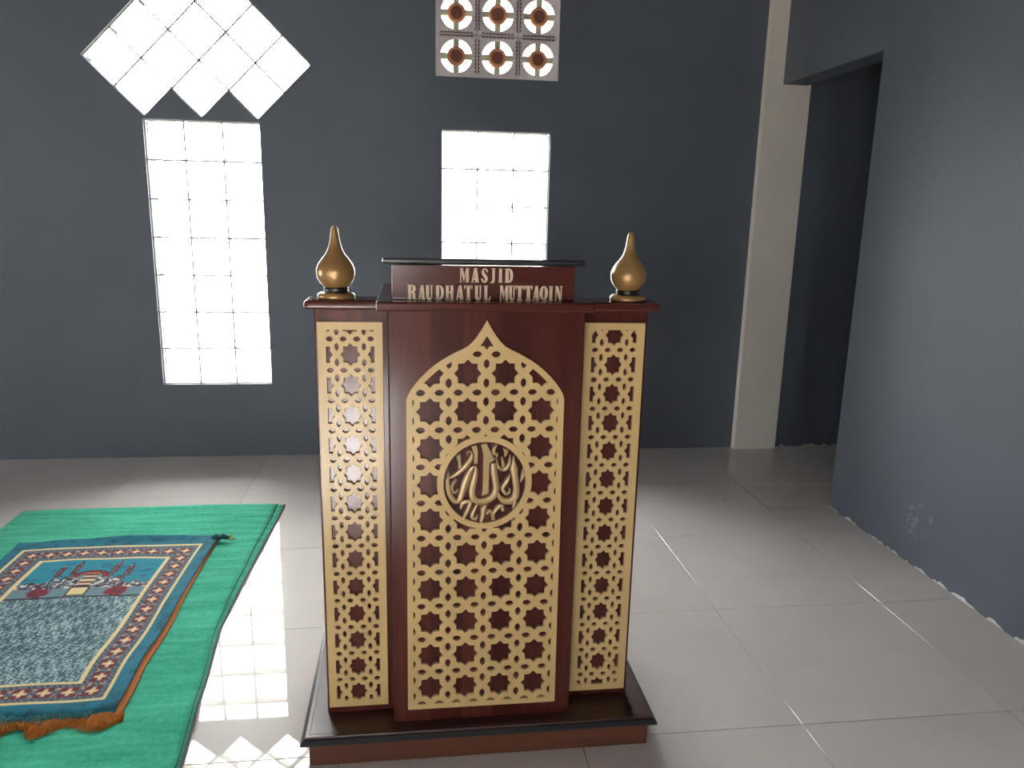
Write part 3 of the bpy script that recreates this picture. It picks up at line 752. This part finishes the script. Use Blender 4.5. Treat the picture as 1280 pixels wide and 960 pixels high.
# ------------------------------------------------------------------ prayer rug
RX0, RX1, RY0, RY1 = -.205, .533, 1.865, 2.972
RW, RL = RX1-RX0, RY1-RY0
rr = random.Random(11)
C = {k: lin(v) for k, v in dict(blue=(12, 112, 134), deep=(10, 86, 106), cream=(226, 206, 152), pink=(220, 182, 160), maroon=(108, 40, 48), dark=(48, 36, 50), gr=(112, 128, 138), gr2=(84, 102, 116),
     sky=(8, 136, 160), field=(98, 136, 144), light=(190, 204, 206), navy=(50, 74, 86), red=(140, 28, 42), white=(216, 212, 204)).items()}
def flower(dx, dy):
    r = math.hypot(dx, dy); a = math.atan2(dy, dx); cr = min(abs(dx), abs(dy))
    if r < .017 and cr < .0048: return C['cream'] if r < .009 else C['pink']
    if r < .0245+.0035*math.cos(4*a+math.pi): return C['maroon'] if r > .009 else C['pink']
    return None
def speck(x, y, k1, k2, k3, f=1.0):
    v = math.sin(x*430*f)*math.sin(y*390*f)+.7*math.sin((x+y)*300*f+math.sin(y*70)*2)
    v += rr.uniform(-.6, .6)
    return C[k1] if v > .45 else (C[k2] if v > -.45 else C[k3])
MARG = dict(l=.042, r=.042, t=.070, b=.057); BAND = dict(l=.120, r=.100, t=.122, b=.092)
def vnoise(x, y, k=0):
    def hsh(i, j_): v = math.sin(i*127.1+j_*311.7+k*74.7)*43758.5453; return v-math.floor(v)
    i, j_ = math.floor(x), math.floor(y); fx, fy = x-i, y-j_; fx, fy = fx*fx*(3-2*fx), fy*fy*(3-2*fy)
    return (hsh(i, j_)*(1-fx)+hsh(i+1, j_)*fx)*(1-fy)+(hsh(i, j_+1)*(1-fx)+hsh(i+1, j_+1)*fx)*fy
def rug_colour(x, y):
    """x across 0..RW, y from the fringe 0..RL"""
    D_ = dict(l=x, r=RW-x, b=y, t=RL-y)
    f_, side = min(((D_[k]-MARG[k])/BAND[k], k) for k in 'lrbt')
    if f_ < 0: return C['blue'] if vnoise(x*40, y*40)+rr.uniform(-.25, .25) > .3 else C['deep']
    if f_ < .11: return C['cream']
    if f_ < .87:                                        # flowered border
        mid = .49; d2 = (f_-mid)*BAND[side]
        if side in 'lr': along, n, Ln = y-MARG['b']-mid*BAND['b'], 14, RL-MARG['b']-MARG['t']-mid*(BAND['b']+BAND['t'])
        else: along, n, Ln = x-MARG['l']-mid*BAND['l'], 9, RW-MARG['l']-MARG['r']-mid*(BAND['l']+BAND['r'])
        p = Ln/n; d1 = (along/p-round(along/p))*p
        c = flower(d1, d2)
        if c: return c
        if abs(f_-mid) > .27: return speck(x, y, 'gr', 'gr2', 'dark', 1.3)
        if math.hypot(abs(d1)-p/2, abs(d2)-.016) < .007: return C['pink'] if rr.random() < .4 else C['maroon']
        return speck(x, y, 'gr', 'gr2', 'navy')
    if f_ < 1: return C['cream']
    ix, iy = MARG['l']+BAND['l'], MARG['b']+BAND['b']
    u = (x-ix)/(RW-ix-MARG['r']-BAND['r']); t = (y-iy)/(RL-iy-MARG['t']-BAND['t'])      # inner field 0..1
    ts = .63
    if t < ts:                                          # speckled lower field
        v = math.sin(x*300+2.6*math.sin(y*170))*math.cos(y*270+1.8*math.sin(x*140))+rr.uniform(-.55, .55)+.5*(vnoise(x*14, y*9)-.5)
        return C['light'] if v > .62 else (C['field'] if v > -.25 else C['navy'])
    q = (t-ts)/(1-ts); du = u-.5
    if q < .03: return C['dark']
    for s0 in (-.29, .29):                              # red bushes
        if math.hypot((du-s0)/.085, (q-.14)/.12) < .8+.4*vnoise(x*160, y*160): return C['red'] if vnoise(x*220, y*220, 3) < .6 else C['dark']
    if abs(du) < .062 and .06 < q < .23: return C['cream']                 # doorway and steps
    if abs(du) < .075 and .04 < q < .26: return C['dark']
    if q < .24: return C['field'] if vnoise(x*90, y*120) < .68 else C['gr']
    for s0, hh in ((-.27, .88), (-.155, .96), (.155, .96), (.27, .88)):   # minarets
        ww = .026 if hh-.34 < q < hh-.08 else (.017 if q < hh-.34 else .011)
        if abs(du-s0) < ww and .28 < q < hh:
            return C['maroon'] if ww == .026 and abs(du-s0) > .008 else (C['gr'] if vnoise(x*300, y*150) < .5 else C['dark'])
    if abs(du) < .052 and q < .62: return [C['cream'], C['dark'], C['pink'], C['maroon']][int(q*20) % 4]
    dm = math.hypot(du/.16, (q-.50)/.20)
    if dm < 1 and q > .5: return C['dark'] if dm > .9 else (C['red'] if dm > .6 else C['field'])
    hgt = .32+.07*abs(math.sin(u*23))+(.13 if abs(du) < .27 else 0)+.05*vnoise(x*60, 0, 5)
    if q < hgt:
        v = vnoise(x*120, y*110, 1); v2 = vnoise(x*200, y*170, 2)
        return C['white'] if v > .70 else (C['maroon'] if v2 > .62 else (C['gr'] if v > .38 else C['dark']))
    return C['sky'] if vnoise(x*25, y*60, 4) < .75 else C['blue']
def rug_xy(s_, t):
    x = RX0+RW*s_; y = RY0+RL*t
    x += .006*math.sin(7*t)*(s_-.2)-.010*bump(t, .22, .1)*s_
    y += .006*math.sin(5*s_+1)*(1-t)+.010*t*bump(s_, .55, .25)-.012*t*bump(s_, 0, .15)
    return x, y
def rug_pos(s_, t):
    x, y = rug_xy(s_, t)
    z = .0245+max(0, ripple(x, y))*.6+.0012*math.sin(21*s_)*math.sin(17*t)
    z += .012*bump(t, 1.0, .03)*bump(s_, .62, .3)+.006*bump(s_, 1.0, .035)*(.4+.6*bump(t, .3, .3))   # rucked top and side margin
    z -= .0075*bump(t, 0, .018)
    return x, y, z
NX, NY = 230, 340
me = sheet('woven_top', NX, NY, rug_pos, .004)
ca = me.color_attributes.new('weave', 'FLOAT_COLOR', 'POINT'); buf = []
for L in (0, 1):
    for jx in range(NY+1):
        for i in range(NX+1):
            c = rug_colour(i/NX*RW, jx/NY*RL) if L == 0 else C['deep']
            buf += [c[0], c[1], c[2], 1]
ca.data.foreach_set('color', buf)
RUG = empty('prayer_rug', (.15, 2.46, 0)); RUG['label'] = 'blue woven prayer rug with mosque picture and flowered border lying on green carpet'; RUG['category'] = 'rug'
under(link('woven_top', me, M_RUG), RUG)
def back_pos(s_, t):
    x, y = rug_xy(s_, t); x += s_*(.001+.016*(1-t)**.8); y -= .012*(1-t)
    return x, y, .0170+max(0, ripple(x, y))*.6+.0015*math.sin(13*t)
under(link('backing', sheet('backing', 20, 60, back_pos, .004), M_BACK), RUG)
def tufts(name, mat, n, y_len, z0, x_a, x_b, yoff, wd):
    V, Fc = [], []; R_ = random.Random(len(name))
    for k in range(n):
        s_ = x_a+(x_b-x_a)*(k+R_.random())/n
        x, y = rug_xy(s_, 0); y -= yoff; cl = math.sin(s_*34)+.6*math.sin(s_*13+1)
        L = y_len*(1-.55*max(0, min(1, (s_-.88)/.12)))*(.74+.38*cl+R_.uniform(-.18, .18)); dx = .25*L*math.sin(s_*21)+R_.uniform(-.006, .006)
        zt = z0+.004*cl+R_.uniform(-.001, .004); w_ = wd*R_.uniform(.7, 1.3); base = len(V); seg = 4
        for i in range(seg+1):
            t = i/seg; px_, py_ = x+dx*t*t, y-L*t+.004*math.sin(9*t+k)
            pz_ = max(.0135, zt*(1-.35*t*t)+.003*math.sin(t*5+k)); ww = w_*(1-.45*t)
            V += [(px_-ww, py_, pz_-ww*.3), (px_, py_, pz_+ww*.8), (px_+ww, py_, pz_-ww*.3)]
        for i in range(seg):
            for q in range(3): Fc.append((base+i*3+q, base+i*3+(q+1) % 3, base+(i+1)*3+(q+1) % 3, base+(i+1)*3+q))
        Fc.append((base+seg*3, base+seg*3+1, base+seg*3+2))
    o = under(link(name, mesh(name, V, Fc, True), mat), RUG); o['kind'] = 'stuff'
tufts('orange_fringe', M_FRO, 1300, .062, .0200, .0, 1.04, .008, .0016)
tufts('teal_fringe', M_FRT, 500, .036, .0265, .0, .93, -.004, .0014)
# twisted corner cord with a small gold loop
def tube(name, pts, r, n=8):
    V, Fc = [], []
    for i, p in enumerate(pts):
        p = Vector(p); a, b = Vector(pts[max(i-1, 0)]), Vector(pts[min(i+1, len(pts)-1)]); t = (b-a).normalized()
        u = t.cross(Vector((0, 0, 1))); u = u.normalized() if u.length > .01 else Vector((1, 0, 0)); v = u.cross(t)
        rad = r[i] if isinstance(r, list) else r
        for k in range(n): V.append(tuple(p+u*math.cos(2*math.pi*k/n)*rad+v*math.sin(2*math.pi*k/n)*rad))
    for i in range(len(pts)-1):
        for k in range(n): Fc.append((i*n+k, i*n+(k+1) % n, (i+1)*n+(k+1) % n, (i+1)*n+k))
    Fc += [tuple(reversed(range(n))), tuple((len(pts)-1)*n+k for k in range(n))]
    return mesh(name, V, Fc, True)
cord = [(.515, 2.945, .028), (.528, 2.955, .033), (.542, 2.948, .030), (.555, 2.952, .034), (.568, 2.945, .030), (.580, 2.948, .027)]
cd_ = under(link('corner_cord', tube('corner_cord', cord, [.008, .012, .010, .012, .009, .006]), M_TEAL), RUG)
link('cord_loop', tube('cord_loop', [(.576, 2.948, .027), (.588, 2.965, .034), (.602, 2.940, .027), (.584, 2.934, .026), (.576, 2.948, .027)], .0026, 6), M_FRO, cd_)
